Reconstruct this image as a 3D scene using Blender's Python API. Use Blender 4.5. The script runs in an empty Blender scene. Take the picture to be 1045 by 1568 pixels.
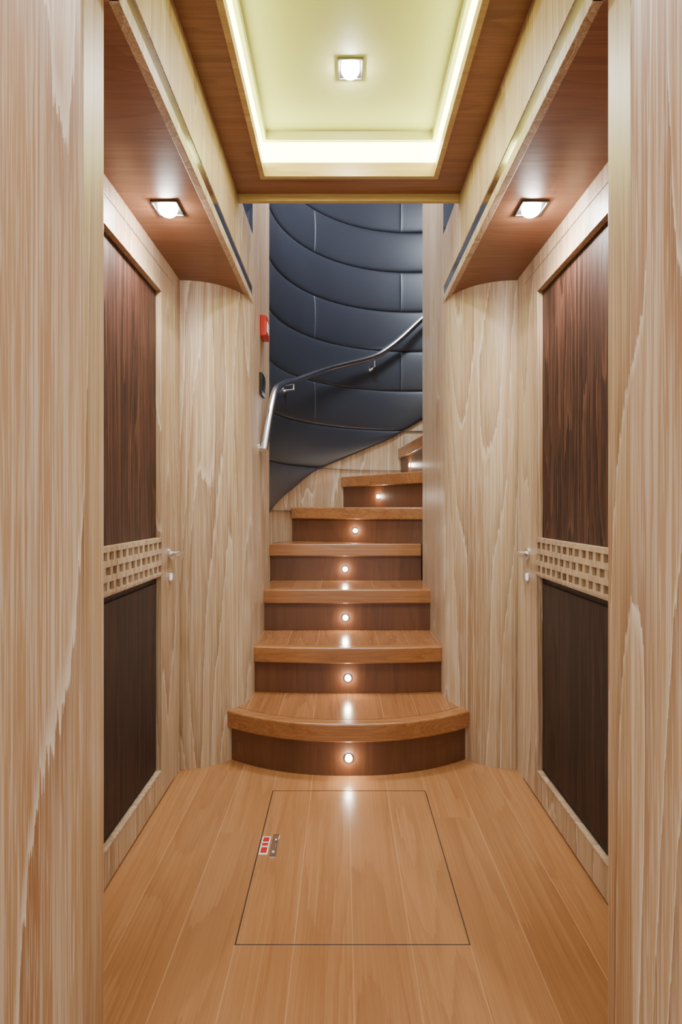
import bpy, bmesh, math
from mathutils import Vector
S=bpy.context.scene
COL=S.collection
def lin(c):
    return tuple(((v/255)/12.92 if v/255<=0.04045 else ((v/255+0.055)/1.055)**2.4) for v in c)+(1.0,)

# ---------------------------------------------------------------- materials
class NT:
    def __init__(s,name):
        s.m=bpy.data.materials.new(name); s.m.use_nodes=True
        s.t=s.m.node_tree; s.b=s.t.nodes['Principled BSDF']
    def n(s,typ,**kw):
        nd=s.t.nodes.new(typ)
        for k,v in kw.items():
            if k.startswith('i_'):
                key=k[2:]; key=int(key) if key.isdigit() else key
                nd.inputs[key].default_value=v
            else: setattr(nd,k,v)
        return nd
    def l(s,a,b): s.t.links.new(a,b)
    def math(s,op,a,b=None,c=None,clamp=False):
        nd=s.t.nodes.new('ShaderNodeMath'); nd.operation=op; nd.use_clamp=clamp
        for i,v in enumerate((a,b,c)):
            if v is None: continue
            if isinstance(v,(int,float)): nd.inputs[i].default_value=v
            else: s.l(v,nd.inputs[i])
        return nd.outputs[0]
    def mix(s,f,a,b,blend='MIX'):
        nd=s.t.nodes.new('ShaderNodeMix'); nd.data_type='RGBA'; nd.blend_type=blend
        for sock,v in ((nd.inputs[0],f),(nd.inputs[6],a),(nd.inputs[7],b)):
            if isinstance(v,(int,float,tuple)): sock.default_value=v
            else: s.l(v,sock)
        return nd.outputs[2]
    def mrange(s,v,a,b,c=0.0,d=1.0):
        nd=s.t.nodes.new('ShaderNodeMapRange'); s.l(v,nd.inputs[0])
        for i,x in enumerate((a,b,c,d)): nd.inputs[i+1].default_value=x
        return nd.outputs[0]

def wood(name,c1,c2,line,pore,axis='z',rings=14,across=2.0,along=0.3,line_amt=.6,pore_amt=.6,rough=.4,planks=False,seam=(230,180,120),bump=.1,coat=0.0,fine=110,spec=.5,jag=.35,edge=None,offset=(0,0,0),flen=1.6,power=2.2,edge_w=.10,edge_amt=.65):
    T=NT(name)
    tc=T.n('ShaderNodeTexCoord'); vec=tc.outputs['Object']
    ai={'x':0,'y':1,'z':2}[axis]
    seamv=None; prand=None
    if planks:
        sp=T.n('ShaderNodeSeparateXYZ'); T.l(vec,sp.inputs[0])
        cx=T.math('DIVIDE',sp.outputs[0],.148)
        ci=T.math('FLOOR',cx)
        wn=T.n('ShaderNodeTexWhiteNoise',noise_dimensions='1D'); T.l(ci,wn.inputs['W'])
        fr=T.math('FRACT',cx)
        d=T.math('MINIMUM',fr,T.math('SUBTRACT',1.0,fr))
        seamv=T.math('LESS_THAN',d,.009)
        yy=T.math('ADD',T.math('DIVIDE',sp.outputs[1],2.3),T.math('MULTIPLY',wn.outputs[0],7.0))
        ri=T.math('FLOOR',yy)
        wn2=T.n('ShaderNodeTexWhiteNoise',noise_dimensions='2D')
        cb=T.n('ShaderNodeCombineXYZ'); T.l(ci,cb.inputs[0]); T.l(ri,cb.inputs[1]); T.l(cb.outputs[0],wn2.inputs['Vector'])
        prand=wn2.outputs[0]
        off=T.n('ShaderNodeCombineXYZ'); 
        T.l(T.math('MULTIPLY',prand,13.0),off.inputs[2])
        va=T.n('ShaderNodeVectorMath',operation='ADD'); T.l(vec,va.inputs[0]); T.l(off.outputs[0],va.inputs[1])
        vec=va.outputs[0]
    def noise(sa,sl,detail,rough_=.5,dist=0):
        sc=[sa]*3; sc[ai]=sl
        mp=T.n('ShaderNodeMapping'); mp.inputs['Scale'].default_value=sc; mp.inputs['Location'].default_value=offset; T.l(vec,mp.inputs[0])
        nz=T.n('ShaderNodeTexNoise'); nz.inputs['Scale'].default_value=1; nz.inputs['Detail'].default_value=detail
        nz.inputs['Roughness'].default_value=rough_; nz.inputs['Distortion'].default_value=dist
        T.l(mp.outputs[0],nz.inputs['Vector']); return nz.outputs[0]
    big=noise(across,along,1.0,.35,0)
    f1=noise(fine,flen,3.0,.6)
    f2=noise(fine*.3,1.0,2.0,.5)
    f3=noise(fine*2.4,flen*4,1.0,.6)
    w=T.math('ADD',T.math('MULTIPLY',big,rings),T.math('MULTIPLY',f1,jag))
    fr_=T.math('FRACT',w)
    late=T.math('POWER',fr_,power)
    amt=T.math('MULTIPLY',late,T.mrange(f2,.3,.7,.45,1.0))
    base=T.mix(T.mrange(noise(across*1.1,along*.8,1.0),.35,.65),lin(c1),lin(c2))
    col=T.mix(T.math('MULTIPLY',amt,line_amt),base,lin(line))
    if edge:
        em=T.mrange(fr_,.0,edge_w,1.0,0.0)
        col=T.mix(T.math('MULTIPLY',em,edge_amt),col,lin(edge))
    pm=T.math('MULTIPLY',T.mrange(f1,.50,.62),T.mrange(late,0,1,1.0,.3))
    pm2=T.math('MULTIPLY',T.mrange(f3,.52,.66),.8)
    pm=T.math('MAXIMUM',pm,pm2)
    col=T.mix(T.math('MULTIPLY',pm,pore_amt),col,lin(pore))
    if planks:
        col=T.mix(T.math('MULTIPLY',prand,.30),col,(.55,.46,.38,1),'MULTIPLY')
        col=T.mix(T.math('MULTIPLY',seamv,.38),col,lin(seam))
    T.l(col,T.b.inputs['Base Color'])
    T.b.inputs['Roughness'].default_value=rough
    T.b.inputs['Specular IOR Level'].default_value=spec
    T.b.inputs['Coat Weight'].default_value=coat; T.b.inputs['Coat Roughness'].default_value=.15
    if bump:
        bp=T.n('ShaderNodeBump'); bp.inputs['Strength'].default_value=bump; bp.inputs['Distance'].default_value=.002
        T.l(f1,bp.inputs['Height']); T.l(bp.outputs[0],T.b.inputs['Normal'])
    return T.m
def plain(name,c,rough=.5,metal=0,emit=None,es=0,noise=0.06,coat=0):
    T=NT(name)
    tc=T.n('ShaderNodeTexCoord'); nz=T.n('ShaderNodeTexNoise'); nz.inputs['Scale'].default_value=25
    T.l(tc.outputs['Object'],nz.inputs['Vector'])
    cc=lin(c); dk=tuple(v*(1-noise*2) for v in cc[:3])+(1,)
    T.l(T.mix(nz.outputs[0],dk,cc),T.b.inputs['Base Color'])
    T.b.inputs['Roughness'].default_value=rough; T.b.inputs['Metallic'].default_value=metal
    T.b.inputs['Coat Weight'].default_value=coat
    if emit:
        T.b.inputs['Emission Color'].default_value=emit; T.b.inputs['Emission Strength'].default_value=es
    return T.m

M_PALE=wood('pale_limed_oak',(182,154,120),(156,122,88),(112,76,46),(222,210,190),rings=12,across=5.0,along=.40,line_amt=.66,pore_amt=.52,rough=.42,bump=.12,edge=(230,218,200),fine=190,jag=.30,power=2.6,edge_w=.08,edge_amt=.62,flen=1.3)
M_PALEJ=wood('limed_oak_jamb',(182,150,112),(156,114,74),(118,72,38),(220,206,182),rings=11,across=4.2,along=.34,line_amt=.75,pore_amt=.50,rough=.42,bump=.12,edge=(230,218,198),fine=190,jag=.30,offset=(5.3,2.7,.9),power=2.3,edge_w=.08,edge_amt=.65,flen=1.2)
M_RED=wood('brown_oak_ceiling',(134,88,62),(122,78,52),(98,60,38),(156,110,82),axis='x',rings=14,across=5,along=.6,line_amt=.5,pore_amt=.42,rough=.38,fine=120)
M_DARK=wood('wenge_panel',(58,34,26),(46,27,20),(20,11,9),(118,78,62),rings=12,across=9,along=.45,line_amt=.95,pore_amt=.46,rough=.55,fine=110,edge=(110,72,56),spec=.25,flen=1.4,edge_w=.12)
M_DARK2=wood('wenge_panel_dark',(46,29,23),(37,23,18),(18,11,9),(88,60,48),rings=12,across=9,along=.45,line_amt=.9,pore_amt=.42,rough=.55,fine=110,spec=.25,flen=1.4)
M_FLOOR=wood('teak_floor',(172,122,78),(160,110,66),(134,86,50),(186,140,96),axis='y',rings=12,across=5.5,along=.45,line_amt=.5,pore_amt=.4,rough=.30,planks=True,seam=(212,168,124),bump=.04,coat=.14,fine=150)
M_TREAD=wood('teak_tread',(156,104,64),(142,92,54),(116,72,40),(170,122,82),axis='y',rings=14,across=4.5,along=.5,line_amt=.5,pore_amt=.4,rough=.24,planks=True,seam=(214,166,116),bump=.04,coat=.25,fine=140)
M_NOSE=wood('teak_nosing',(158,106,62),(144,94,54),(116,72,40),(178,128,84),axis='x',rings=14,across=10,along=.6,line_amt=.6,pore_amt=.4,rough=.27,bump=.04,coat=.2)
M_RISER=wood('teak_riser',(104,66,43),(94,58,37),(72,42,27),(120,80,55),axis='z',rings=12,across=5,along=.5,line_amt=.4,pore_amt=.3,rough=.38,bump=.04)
M_LIP=wood('golden_oak_lip',(186,160,106),(174,146,92),(146,114,66),(200,178,124),axis='x',rings=8,across=5,along=.5,rough=.4,fine=80)
M_CREAM=plain('cream_lacquer',(172,170,112),.5,noise=.02)
M_WHITEP=plain('white_ceiling_paint',(230,226,216),.6,noise=.02)
M_LED=plain('led_diffuser',(255,250,200),.5,emit=(.92,1.0,.34,1),es=18)
M_LAMP=plain('lamp_lens',(255,255,250),.3,emit=(1,.97,.92,1),es=400)
M_STEPL=plain('step_lamp_lens',(255,250,230),.3,emit=(1,.9,.72,1),es=60)
M_CHROME=plain('polished_steel',(232,232,236),.14,metal=1,noise=.02)
M_RAIL=plain('rail_steel',(236,236,240),.22,metal=1,noise=.02)
M_SATIN=plain('satin_steel',(110,108,106),.4,metal=1,noise=.03)
M_GLASS=plain('glass_blue_reflection',(48,52,68),.12,coat=.5)  # dark glass, blue reflection of the upholstery painted into its colour
M_REDP=plain('red_plastic',(190,32,30),.35)
M_BLACK=plain('black_plastic',(22,22,26),.3)
M_WHITE=plain('white_plastic',(235,232,226),.4)
M_GREY=plain('stair_ceiling_paint',(200,204,210),.6)
M_DHOLE=plain('dark_recess',(22,13,10),.8)
def leather():
    T=NT('charcoal_navy_leather')
    tc=T.n('ShaderNodeTexCoord'); v=T.n('ShaderNodeTexVoronoi'); v.inputs['Scale'].default_value=320
    T.l(tc.outputs['Object'],v.inputs['Vector'])
    nz=T.n('ShaderNodeTexNoise'); nz.inputs['Scale'].default_value=3; T.l(tc.outputs['Object'],nz.inputs['Vector'])
    T.l(T.mix(nz.outputs[0],lin((37,39,47)),lin((46,49,58))),T.b.inputs['Base Color'])
    T.b.inputs['Roughness'].default_value=.42
    T.b.inputs['Specular IOR Level'].default_value=.8
    bp=T.n('ShaderNodeBump'); bp.inputs['Strength'].default_value=.12; bp.inputs['Distance'].default_value=.001
    T.l(v.outputs[0],bp.inputs['Height']); T.l(bp.outputs[0],T.b.inputs['Normal'])
    return T.m
M_LEATHER=leather()

# ---------------------------------------------------------------- mesh helpers
def empty(name):
    e=bpy.data.objects.new(name,None); COL.objects.link(e); e.empty_display_size=.1; return e
def finish(name,bm,mats,parent=None,bevel=0,smooth=None):
    me=bpy.data.meshes.new(name); bmesh.ops.recalc_face_normals(bm,faces=bm.faces[:]); bm.to_mesh(me); bm.free()
    for m in (mats if isinstance(mats,(list,tuple)) else [mats]): me.materials.append(m)
    if smooth is not None:
        for p in me.polygons: p.use_smooth=True
        me.set_sharp_from_angle(angle=math.radians(smooth))
    o=bpy.data.objects.new(name,me); COL.objects.link(o)
    if bevel:
        b=o.modifiers.new('bevel','BEVEL'); b.width=bevel; b.segments=3; b.limit_method='ANGLE'; b.angle_limit=math.radians(50)
        b.harden_normals=False
    if parent: o.parent=parent
    return o
def abox(bm,x0,x1,y0,y1,z0,z1,mi=0):
    if x0>x1:x0,x1=x1,x0
    if y0>y1:y0,y1=y1,y0
    vs=[bm.verts.new(p) for p in((x0,y0,z0),(x1,y0,z0),(x1,y1,z0),(x0,y1,z0),(x0,y0,z1),(x1,y0,z1),(x1,y1,z1),(x0,y1,z1))]
    for f in((0,3,2,1),(4,5,6,7),(0,1,5,4),(1,2,6,5),(2,3,7,6),(3,0,4,7)):
        fc=bm.faces.new([vs[i] for i in f]); fc.material_index=mi
def boxes(name,lst,mats,parent=None,bevel=0):
    bm=bmesh.new()
    for b in lst: abox(bm,*b)
    return finish(name,bm,mats,parent,bevel)
def aprism(bm,poly,z0,z1,mi=0):
    a=[bm.verts.new((x,y,z0)) for x,y in poly]; b=[bm.verts.new((x,y,z1)) for x,y in poly]
    n=len(poly)
    f=bm.faces.new(a); f.material_index=mi; f=bm.faces.new(b); f.material_index=mi
    for i in range(n):
        f=bm.faces.new((a[i],a[(i+1)%n],b[(i+1)%n],b[i])); f.material_index=mi
def prism(name,poly,z0,z1,mats,parent=None,bevel=0,smooth=None):
    bm=bmesh.new(); aprism(bm,poly,z0,z1); return finish(name,bm,mats,parent,bevel,smooth)
def acyl(bm,p0,p1,r,seg=20,mi=0,r2=None):
    p0=Vector(p0);p1=Vector(p1);d=(p1-p0).normalized()
    u=d.orthogonal().normalized();v=d.cross(u); r2=r if r2 is None else r2
    A=[];B=[]
    for i in range(seg):
        a=2*math.pi*i/seg; w=u*math.cos(a)+v*math.sin(a)
        A.append(bm.verts.new(p0+w*r));B.append(bm.verts.new(p1+w*r2))
    for f in ([A,B]+[[A[i],A[(i+1)%seg],B[(i+1)%seg],B[i]] for i in range(seg)]):
        fc=bm.faces.new(f); fc.material_index=mi

W=.707; SI=.447          # corridor half width, soffit / stair half width
ZS=2.054; ZC=2.36        # soffit and ceiling heights
# ---------------------------------------------------------------- floor + hatch
HX=.296
boxes('floor',[(-1.7,1.7,-1.6,1.313,-.05,0),(-1.7,-HX-.0015,1.313,2.03,-.05,0),(HX+.0015,1.7,1.313,2.03,-.05,0),(-1.7,1.7,2.03,4.1,-.05,0)],M_FLOOR)
hat=empty('floor_hatch')
boxes('hatch_panel',[(-HX+.0015,HX-.0015,1.3165,2.027,-.045,-.0005)],M_FLOOR,hat,.001)
boxes('hatch_edge_trim',[(-HX-.0012,HX+.0012,1.3135,1.3155,-.03,.0004),(-HX-.0008,-HX+.0008,1.3135,2.03,-.03,.0004)],M_SATIN,hat)
bm=bmesh.new()
abox(bm,-.258,-.236,1.64,1.755,-.001,.0025); abox(bm,-.252,-.242,1.665,1.70,.0025,.006)
acyl(bm,(-.247,1.735,0),(-.247,1.735,.005),.009)
finish('hatch_latch',bm,M_CHROME,hat,.001)
lb=empty('warning_label')
boxes('label_plate',[(-.296+.004,-.264,1.655,1.745,-.001,.001)],M_WHITE,lb)
boxes('label_print',[(-.288,-.268,1.662,1.690,.001,.0014),(-.288,-.268,1.697,1.712,.001,.0014),(-.288,-.268,1.718,1.740,.001,.0014)],M_REDP,lb)

# ---------------------------------------------------------------- corridor walls, doors
for s,nm in ((-1,'left'),(1,'right')):
    boxes('wall_'+nm,[(s*.86,s*.75,.985,2.195,0,ZS),(s*.76,s*W,.985,1.218,0,ZS),(s*.76,s*W,2.114,2.185,0,ZS),(s*.76,s*W,1.218,2.114,2.0,ZS)],M_PALE,bevel=.002)
    D=empty('door_1' if s<0 else 'door_2')
    y0,y1,p0,p1=1.221,2.111,1.33,1.96
    xo,xi=s*.748,s*(W-.001)
    boxes('door_leaf_frame',[(xo,xi,y0,p0,.008,1.996),(xo,xi,p1,y1,.008,1.996),(xo,xi,p0,p1,.008,.11),(xo,xi,p0,p1,1.915,1.996)],M_PALE,D,.0015)
    xp=s*(W+.017)
    boxes('upper_panel',[(xo,xp,p0,p1,.98,1.915)],M_DARK,D)
    boxes('lower_panel',[(xo,xp,p0,p1,.11,.85),(xp,s*(W+.008),p0+.03,p1-.03,.14,.82)],M_DARK2,D,.006)
    bd=[]
    for a,b in ((.98,1.915),(.11,.85)):
        t=.007; xb=s*(W-.004)
        bd+=[(xp,xb,p1-t,p1,a,b),(xp,xb,p0,p0+t,a,b),(xp,xb,p0,p1,b-t,b),(xp,xb,p0,p1,a,a+t)]
    boxes('panel_beading',bd,M_PALE,D,.001)
    # carved lattice band: staggered square openings
    bmz=bmesh.new()
    abox(bmz,xo,s*(W+.020),p0,p1,.85,.98,1)
    for i in range(4):
        z=.85+.0433*i
        abox(bmz,s*(W+.020),s*(W-.006),p0,p1,max(.85,z-.009),min(.98,z+.009))
    n=int((p1-p0)/.042)
    for r in range(3):
        sh=.5 if r==1 else 0
        za,zb=.85+.0433*r+.001,.85+.0433*(r+1)-.001
        for i in range(-1,n+2):
            y=p0+(p1-p0)*(i+sh)/n
            a_,b_=max(p0,y-.009),min(p1,y+.009)
            if b_-a_>.002: abox(bmz,s*(W+.020),s*(W-.004),a_,b_,za,zb)
    finish('lattice_band',bmz,[M_PALE,M_DHOLE],D)
    bm=bmesh.new(); X=s*(W-.001)
    acyl(bm,(X,2.055,.918),(X-s*.008,2.055,.918),.024,28)
    acyl(bm,(X-s*.008,2.055,.918),(X-s*.05,2.055,.918),.010)
    acyl(bm,(X-s*.05,2.064,.918),(X-s*.05,1.945,.918),.010)
    acyl(bm,(X-s*.0,2.055,.828),(X-s*.007,2.055,.828),.021,28)
    abox(bm,X-s*.007,X-s*.022,2.051,2.059,.814,.842)
    finish('lever_handle_and_lock',bm,M_CHROME,D,smooth=40)
    # curved column
    cx,cy,a,b=.702,2.45,.702-SI,.255
    poly=[(s*(cx-a*math.sin(t)),cy-b*math.cos(t)) for t in [math.pi/2*i/48 for i in range(49)]]
    poly+=[(s*SI,2.475),(s*.86,2.475),(s*.86,cy-b)]
    prism('curved_column',poly,0,ZS,M_PALE,smooth=30)
    # stair side wall
    ye=3.0 if s<0 else 3.08
    boxes('wall_stair_'+nm,[(s*.505,s*SI,2.475,ye,0,ZS),(s*.505,s*SI,2.45,ye,ZS,3.8)],M_PALE)
    boxes('trim_1' if s<0 else 'trim_2',[(s*.505,s*SI,2.122,2.449,ZS+.325,3.8)],M_GLASS)
    # soffit
    so=empty('ceiling_soffit')
    boxes('soffit_underside',[(s*.86,s*SI,.985,2.449,ZS,ZS+.02)],M_RED,so)
    boxes('soffit_lower_fascia',[(s*(SI+.02),s*(SI-.001),.985,2.449,ZS-.001,ZS+.034)],M_PALE,so,.002)
    boxes('soffit_steel_strip',[(s*(SI+.02),s*(SI+.002),.985,2.449,ZS+.034,ZS+.078)],M_CHROME,so)
    boxes('soffit_fascia',[(s*(SI+.03),s*SI,.985,2.449,ZS+.078,ZS+.324)],M_PALE,so)
    # door jamb of foreground opening
    J=.4735
    boxes('wall_near_'+nm,[(s*1.7,s*J,.90,.983,0,2.7)],M_PALEJ,bevel=.004)
    boxes('wall_side_'+nm,[(s*1.7,s*1.76,-1.6,.985,0,2.7)],M_PALE)
boxes('wall_near_header',[(-.4735,.4735,.90,.983,2.2,2.7)],M_PALEJ)
boxes('ceiling_near',[(-1.7,1.7,-1.6,.983,2.7,2.75)],M_WHITEP)

# ---------------------------------------------------------------- ceiling with lit recess
RX=.327; RY0,RY1=1.05,1.985; YE=2.12
boxes('ceiling',[(-SI,-RX,.985,YE-.02,ZC,ZC+.05),(RX,SI,.985,YE-.02,ZC,ZC+.05),(-RX,RX,.985,RY0,ZC,ZC+.05),(-RX,RX,RY1,YE-.02,ZC,ZC+.05)],M_RED)
boxes('trim_5',[(-SI,SI,YE-.02,YE,ZC-.028,ZC+.1)],M_LIP,bevel=.002)
cv=empty('recessed_ceiling_light')
def ring(z0,z1,i,o): return [(-o,-i,RY0-(o-RX),RY1+(o-RX),z0,z1),(i,o,RY0-(o-RX),RY1+(o-RX),z0,z1),(-i,i,RY0-(o-RX),RY0-(i-RX),z0,z1),(-i,i,RY1+(i-RX),RY1+(o-RX),z0,z1)]
boxes('recess_lip',ring(ZC-.006,ZC+.018,RX-.006,RX+.012),M_LIP,cv)
boxes('recess_lip_wall',ring(ZC+.018,ZC+.050,RX-.001,RX+.012),M_LIP,cv)
boxes('recess_led_band',ring(ZC+.050,ZC+.128,RX+.002,RX+.012),M_LED,cv)
boxes('recess_inner_wall',ring(ZC+.128,ZC+.16,RX-.012,RX+.012),M_CREAM,cv)
boxes('recess_top_panel',[(-RX-.01,RX+.01,RY0-.01,RY1+.01,ZC+.16,ZC+.18)],M_CREAM,cv)

def downlight(x,y,z,energy,size=.085,spot=150,lens=.029):
    d=empty('downlight'); h=size/2; t=.007
    boxes('bezel',[(x-h,x+h,y-h,y-h+t,z-.006,z),(x-h,x+h,y+h-t,y+h,z-.006,z),(x-h,x-h+t,y-h+t,y+h-t,z-.006,z),(x+h-t,x+h,y-h+t,y+h-t,z-.006,z)],M_SATIN,d,.002)
    boxes('face_plate',[(x-h+t,x+h-t,y-h+t,y+h-t,z-.003,z)],M_SATIN,d)
    bm=bmesh.new()
    bmesh.ops.create_uvsphere(bm,u_segments=28,v_segments=14,radius=lens)
    for v in bm.verts: v.co.z*=.75
    bmesh.ops.translate(bm,verts=bm.verts[:],vec=(x,y,z-.006))
    finish('lens',bm,M_LAMP,d,smooth=80)
    l=bpy.data.lights.new('downlight_beam','SPOT'); l.energy=energy; l.spot_size=math.radians(spot); l.spot_blend=.8; l.shadow_soft_size=.015; l.color=(1,.96,.90)
    o=bpy.data.objects.new('beam',l); COL.objects.link(o); o.location=(x,y,z-.05); o.parent=d
downlight(-.582,1.663,ZS,18,spot=172); downlight(.576,1.663,ZS,18,spot=172)
downlight(0,1.69,ZC+.16,23)
downlight(-.75,.2,2.7,44); downlight(.75,.2,2.7,44)  # unseen fill spots added in the near room to light the jambs

# ---------------------------------------------------------------- staircase
R_=.22; CX,CY=.475,2.98; RO=.953
ST=empty('staircase')
def pol(th,r=RO): t=math.radians(th); return (CX+r*math.cos(t),CY+r*math.sin(t))
def offs(line,d):
    out=[]
    for i,p in enumerate(line):
        a=line[max(0,i-1)]; b=line[min(len(line)-1,i+1)]
        t=Vector((b[0]-a[0],b[1]-a[1])).normalized(); n=Vector((-t.y,t.x))
        out.append((p[0]+n.x*d,p[1]+n.y*d))
    return out
def step(k,front,back):
    z=R_*k; NT_=.075
    prism('nosing_%d'%k,front+offs(front,.055)[::-1],z-NT_,z,M_NOSE,ST,.007,35)
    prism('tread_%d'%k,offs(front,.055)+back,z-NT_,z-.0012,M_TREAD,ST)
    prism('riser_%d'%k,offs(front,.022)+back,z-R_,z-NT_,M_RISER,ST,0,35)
def bow(w,yc,sag,n=24):
    return [(-w+2*w*i/n, yc+sag*abs(-1+2*i/n)**2.3) for i in range(n+1)]
step(1,bow(.60,2.118,.20),[(.60,2.52),(-.60,2.52)])
step(2,bow(.47,2.452,.03),[(.47,2.86),(-.47,2.86)])
step(3,bow(.455,2.793,.0,4),[(.455,3.2),(-.455,3.2)])
I=(.462,3.14)
ang={5:152,6:122.5,7:95,8:67,9:39,10:11}
arc=lambda a,b,n=8:[pol(a+(b-a)*i/n) for i in range(n+1)]
step(4,[(-.47,3.143),(0,3.143),(.452,3.143)],[(.462,3.2),pol(146)]+arc(147,169))
for k in (5,6,7,8,9):
    O=pol(ang[k]); front=[O,((O[0]+I[0])/2,(O[1]+I[1])/2),I]
    step(k,front,arc(ang[k]-34,ang[k]-5))
def steplamp(pos,nrm):
    n=Vector((nrm[0],nrm[1],0)).normalized(); t=Vector((-n.y,n.x,0)); p=Vector(pos)
    bm=bmesh.new()
    acyl(bm,p,p+n*.004,.019,24,0); acyl(bm,p+n*.004,p+n*.0055,.014,24,1)
    o=finish('step_lamp',bm,[M_CHROME,M_STEPL],ST)
    l=bpy.data.lights.new('step_lamp_glow','POINT'); l.energy=.7; l.shadow_soft_size=.012; l.color=(1,.88,.7)
    q=bpy.data.objects.new('step_lamp_glow',l); COL.objects.link(q); q.location=p+n*.02; q.parent=ST
steplamp((0,2.140,.073),(0,-1)); steplamp((0,2.474,.292),(0,-1)); steplamp((-.01,2.815,.506),(0,-1)); steplamp((-.01,3.165,.726),(0,-1))
def wl(k,f):
    O=pol(ang[k]); a=Vector(O);b=Vector(I); t=(b-a).normalized(); n=Vector((-t.y,t.x)) ; p=a+(b-a)*f+n*.022
    steplamp((p.x,p.y,R_*(k-1)+.073),(-n.x,-n.y))
wl(5,.50); wl(6,.47); wl(7,.40)
bm=bmesh.new(); acyl(bm,(.476,3.08,0),(.476,3.08,3.8),.029,32); finish('newel_post',bm,M_PALE,ST,smooth=40)

# ---------------------------------------------------------------- curved stair wall
bm=bmesh.new(); n=72; vs=[]
for i in range(n+1):
    th=186-(186+2)*i/n
    a=pol(th,.957);b=pol(th,1.02)
    vs.append([bm.verts.new((a[0],a[1],0)),bm.verts.new((a[0],a[1],3.8)),bm.verts.new((b[0],b[1],3.8)),bm.verts.new((b[0],b[1],0))])
for i in range(n):
    for j in range(4): bm.faces.new((vs[i][j],vs[i][(j+1)%4],vs[i+1][(j+1)%4],vs[i+1][j]))
finish('wall_curved',bm,M_PALE,smooth=30)
BOT=[(190,.95),(175,1.05),(152,1.215),(138,1.345),(122,1.45),(99,1.61),(80,1.80),(60,1.98),(-10,2.55)]
def bot(th):
    for (a,za),(b,zb) in zip(BOT,BOT[1:]):
        if b<=th<=a: return za+(zb-za)*(a-th)/(a-b)
    return BOT[-1][1]
bm=bmesh.new()
def prof(e,w):
    q=max(0,min(1,e/w)); return math.sqrt(1-(1-q)**2)
def spaced(L,n,r=.05):
    m=n//2; a=[r*(1-math.cos(math.pi/2*i/m)) for i in range(m)]
    mid=[r+(L-2*r)*i/n for i in range(n+1)] if L>2.2*r else [L/2]
    if L<=2.2*r: a=[L/2*(i/m) for i in range(m)]
    return a+mid+[L-v for v in a[::-1]]
for k in range(-2,9):
    z0=1.377+.297*k; z1=min(z0+.297,3.795)
    if z1<z0+.02: continue
    seams=[186,138,50,0] if k%2 else [186,94,6,0]
    for t0,t1 in zip(seams,seams[1:]):
        if bot(t1)>=z1 and bot(t0)>=z1: continue
        L=(t0-t1)*math.pi/180*.93
        us=spaced(L,22,.05); grid=[]
        for uu in us:
            th=t0-uu/.93*180/math.pi; lo=min(z1-.0005,max(z0,bot(th))); row=[]
            nv=24
            for j in range(nv+1):
                q=j/nv; v=(1-math.cos(math.pi*q))/2
                v=(1-math.cos(math.pi*v))/2*.5+v*.5
                z=lo+(z1-lo)*v
                eu=min(uu,L-uu); ev=min(z-lo,z1-z)
                dpt=.006+(.007*prof(ev,.016)+.014*prof(ev,.149))*(.70+.16*prof(eu,.006)+.14*prof(eu,.05))
                x,y=pol(th,.952-dpt); row.append(bm.verts.new((x,y,z)))
            grid.append(row)
        for i in range(len(us)-1):
            for j in range(nv):
                bm.faces.new((grid[i][j],grid[i+1][j],grid[i+1][j+1],grid[i][j+1]))
        for i in range(len(us)-1):
            a,b=grid[i][0],grid[i+1][0]
            c=bm.verts.new((CX+(b.co.x-CX)*1.012,CY+(b.co.y-CY)*1.012,b.co.z)); d=bm.verts.new((CX+(a.co.x-CX)*1.012,CY+(a.co.y-CY)*1.012,a.co.z))
            bm.faces.new((a,b,c,d))
finish('upholstered_wall_panelling',bm,M_LEATHER,smooth=70)
boxes('wall_stair_back_right',[(.505,1.5,2.92,2.98,0,3.8)],M_PALE)
boxes('wall_stair_front',[(-.505,.505,2.06,2.12,ZC+.1,3.8)],M_GREY)
boxes('ceiling_stairwell',[(-.56,1.5,2.06,4.0,3.8,3.85)],M_GREY)

# ---------------------------------------------------------------- handrail
hr=empty('stair_handrail')
def pz(th,z,r=.86): x,y=pol(th,r); return (x,y,z)
pts=[(-.420,2.62,1.385),(-.415,2.70,1.51),(-.402,2.82,1.69),(-.392,2.90,1.765),pz(178,1.80),pz(168,1.855),pz(158,1.90),pz(137,2.036),pz(122,2.12),pz(108,2.19),pz(100,2.27),pz(93,2.36),pz(85,2.476),pz(75,2.60),pz(60,2.75)]
cu=bpy.data.curves.new('rail','CURVE'); cu.dimensions='3D'; cu.bevel_depth=.019; cu.bevel_resolution=6; cu.use_fill_caps=True
sp=cu.splines.new('NURBS'); sp.points.add(len(pts)-1)
for p,q in zip(sp.points,pts): p.co=(*q,1)
sp.use_endpoint_u=True; sp.order_u=3; cu.materials.append(M_RAIL); cu.resolution_u=10
ro=bpy.data.objects.new('rail',cu); COL.objects.link(ro); ro.parent=hr
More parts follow.
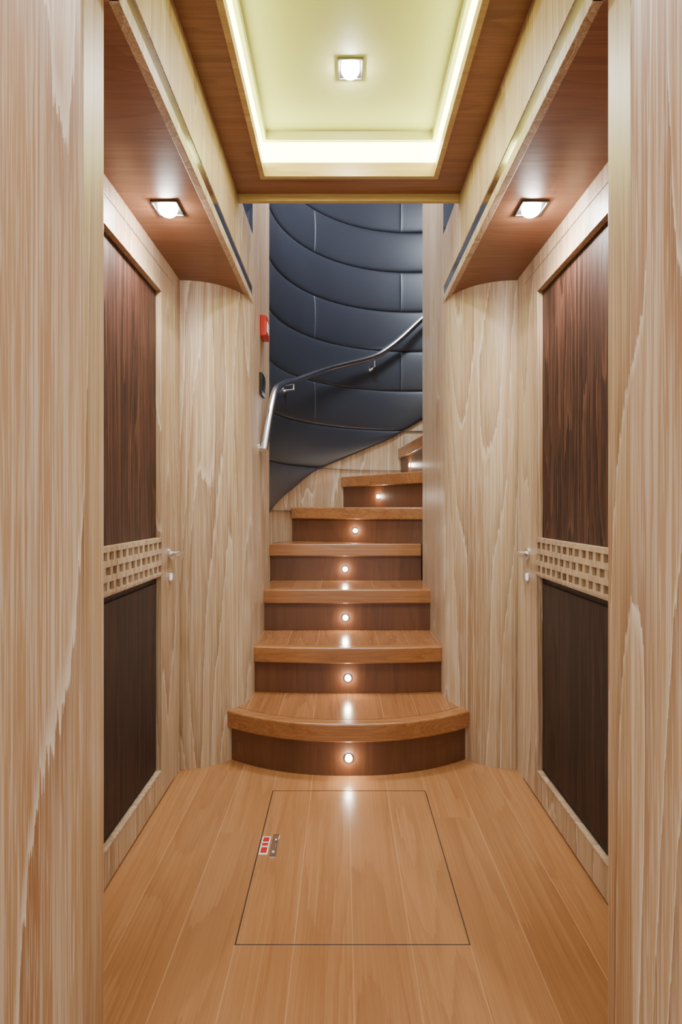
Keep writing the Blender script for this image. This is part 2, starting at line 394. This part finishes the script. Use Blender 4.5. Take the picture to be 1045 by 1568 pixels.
bm=bmesh.new()
for th,z in ((160,1.89),(108,2.175),(80,2.52)):
    a=Vector(pz(th,z-.01)); b=Vector(pz(th,z-.055)); c=Vector(pz(th,z-.055,.935))
    acyl(bm,a,b,.008,12); acyl(bm,b,c,.008,12)
    d=Vector(pz(th,z-.055,.918)); acyl(bm,d,c,.024,20)
acyl(bm,(-.422,2.64,1.40),(-.447,2.64,1.40),.008,12); acyl(bm,(-.440,2.64,1.40),(-.447,2.64,1.40),.022,20)
finish('brackets',bm,M_RAIL,hr,smooth=40)

# ---------------------------------------------------------------- small wall items
fa=empty('fire_alarm_call_point')
boxes('housing',[(-SI,-SI+.032,2.66,2.77,1.975,2.085)],M_REDP,fa,.006)
boxes('front_glass',[(-SI+.032,-SI+.035,2.685,2.745,2.0,2.055)],M_WHITE,fa,.001)
sw=empty('wall_switch')
boxes('plate',[(-SI,-SI+.014,2.64,2.76,1.675,1.785)],M_BLACK,sw,.003)
boxes('rocker',[(-SI+.014,-SI+.018,2.66,2.69,1.70,1.76),(-SI+.014,-SI+.018,2.705,2.74,1.70,1.76)],M_BLACK,sw,.001)

# ---------------------------------------------------------------- stairwell light, world
l=bpy.data.lights.new('stairwell_daylight','AREA'); l.shape='RECTANGLE'; l.size=.7; l.size_y=.5; l.energy=135; l.color=(.80,.88,1)  # area light standing in for bluish daylight from above
o=bpy.data.objects.new('stairwell_daylight',l); COL.objects.link(o); o.location=(-.05,2.6,3.78); o.rotation_euler=(math.radians(22),0,0)
w=bpy.data.worlds.new('World'); S.world=w; w.use_nodes=True
w.node_tree.nodes['Background'].inputs[0].default_value=(1,.97,.91,1); w.node_tree.nodes['Background'].inputs[1].default_value=1.9

cam=bpy.data.cameras.new('camera'); co=bpy.data.objects.new('camera',cam); COL.objects.link(co)
co.location=(-.025,0,1.1); co.rotation_euler=(math.radians(90),0,0)
cam.sensor_width=36; cam.lens=36*800/1568; cam.shift_x=-.0016; cam.shift_y=-.0045; cam.clip_start=.01
S.camera=co
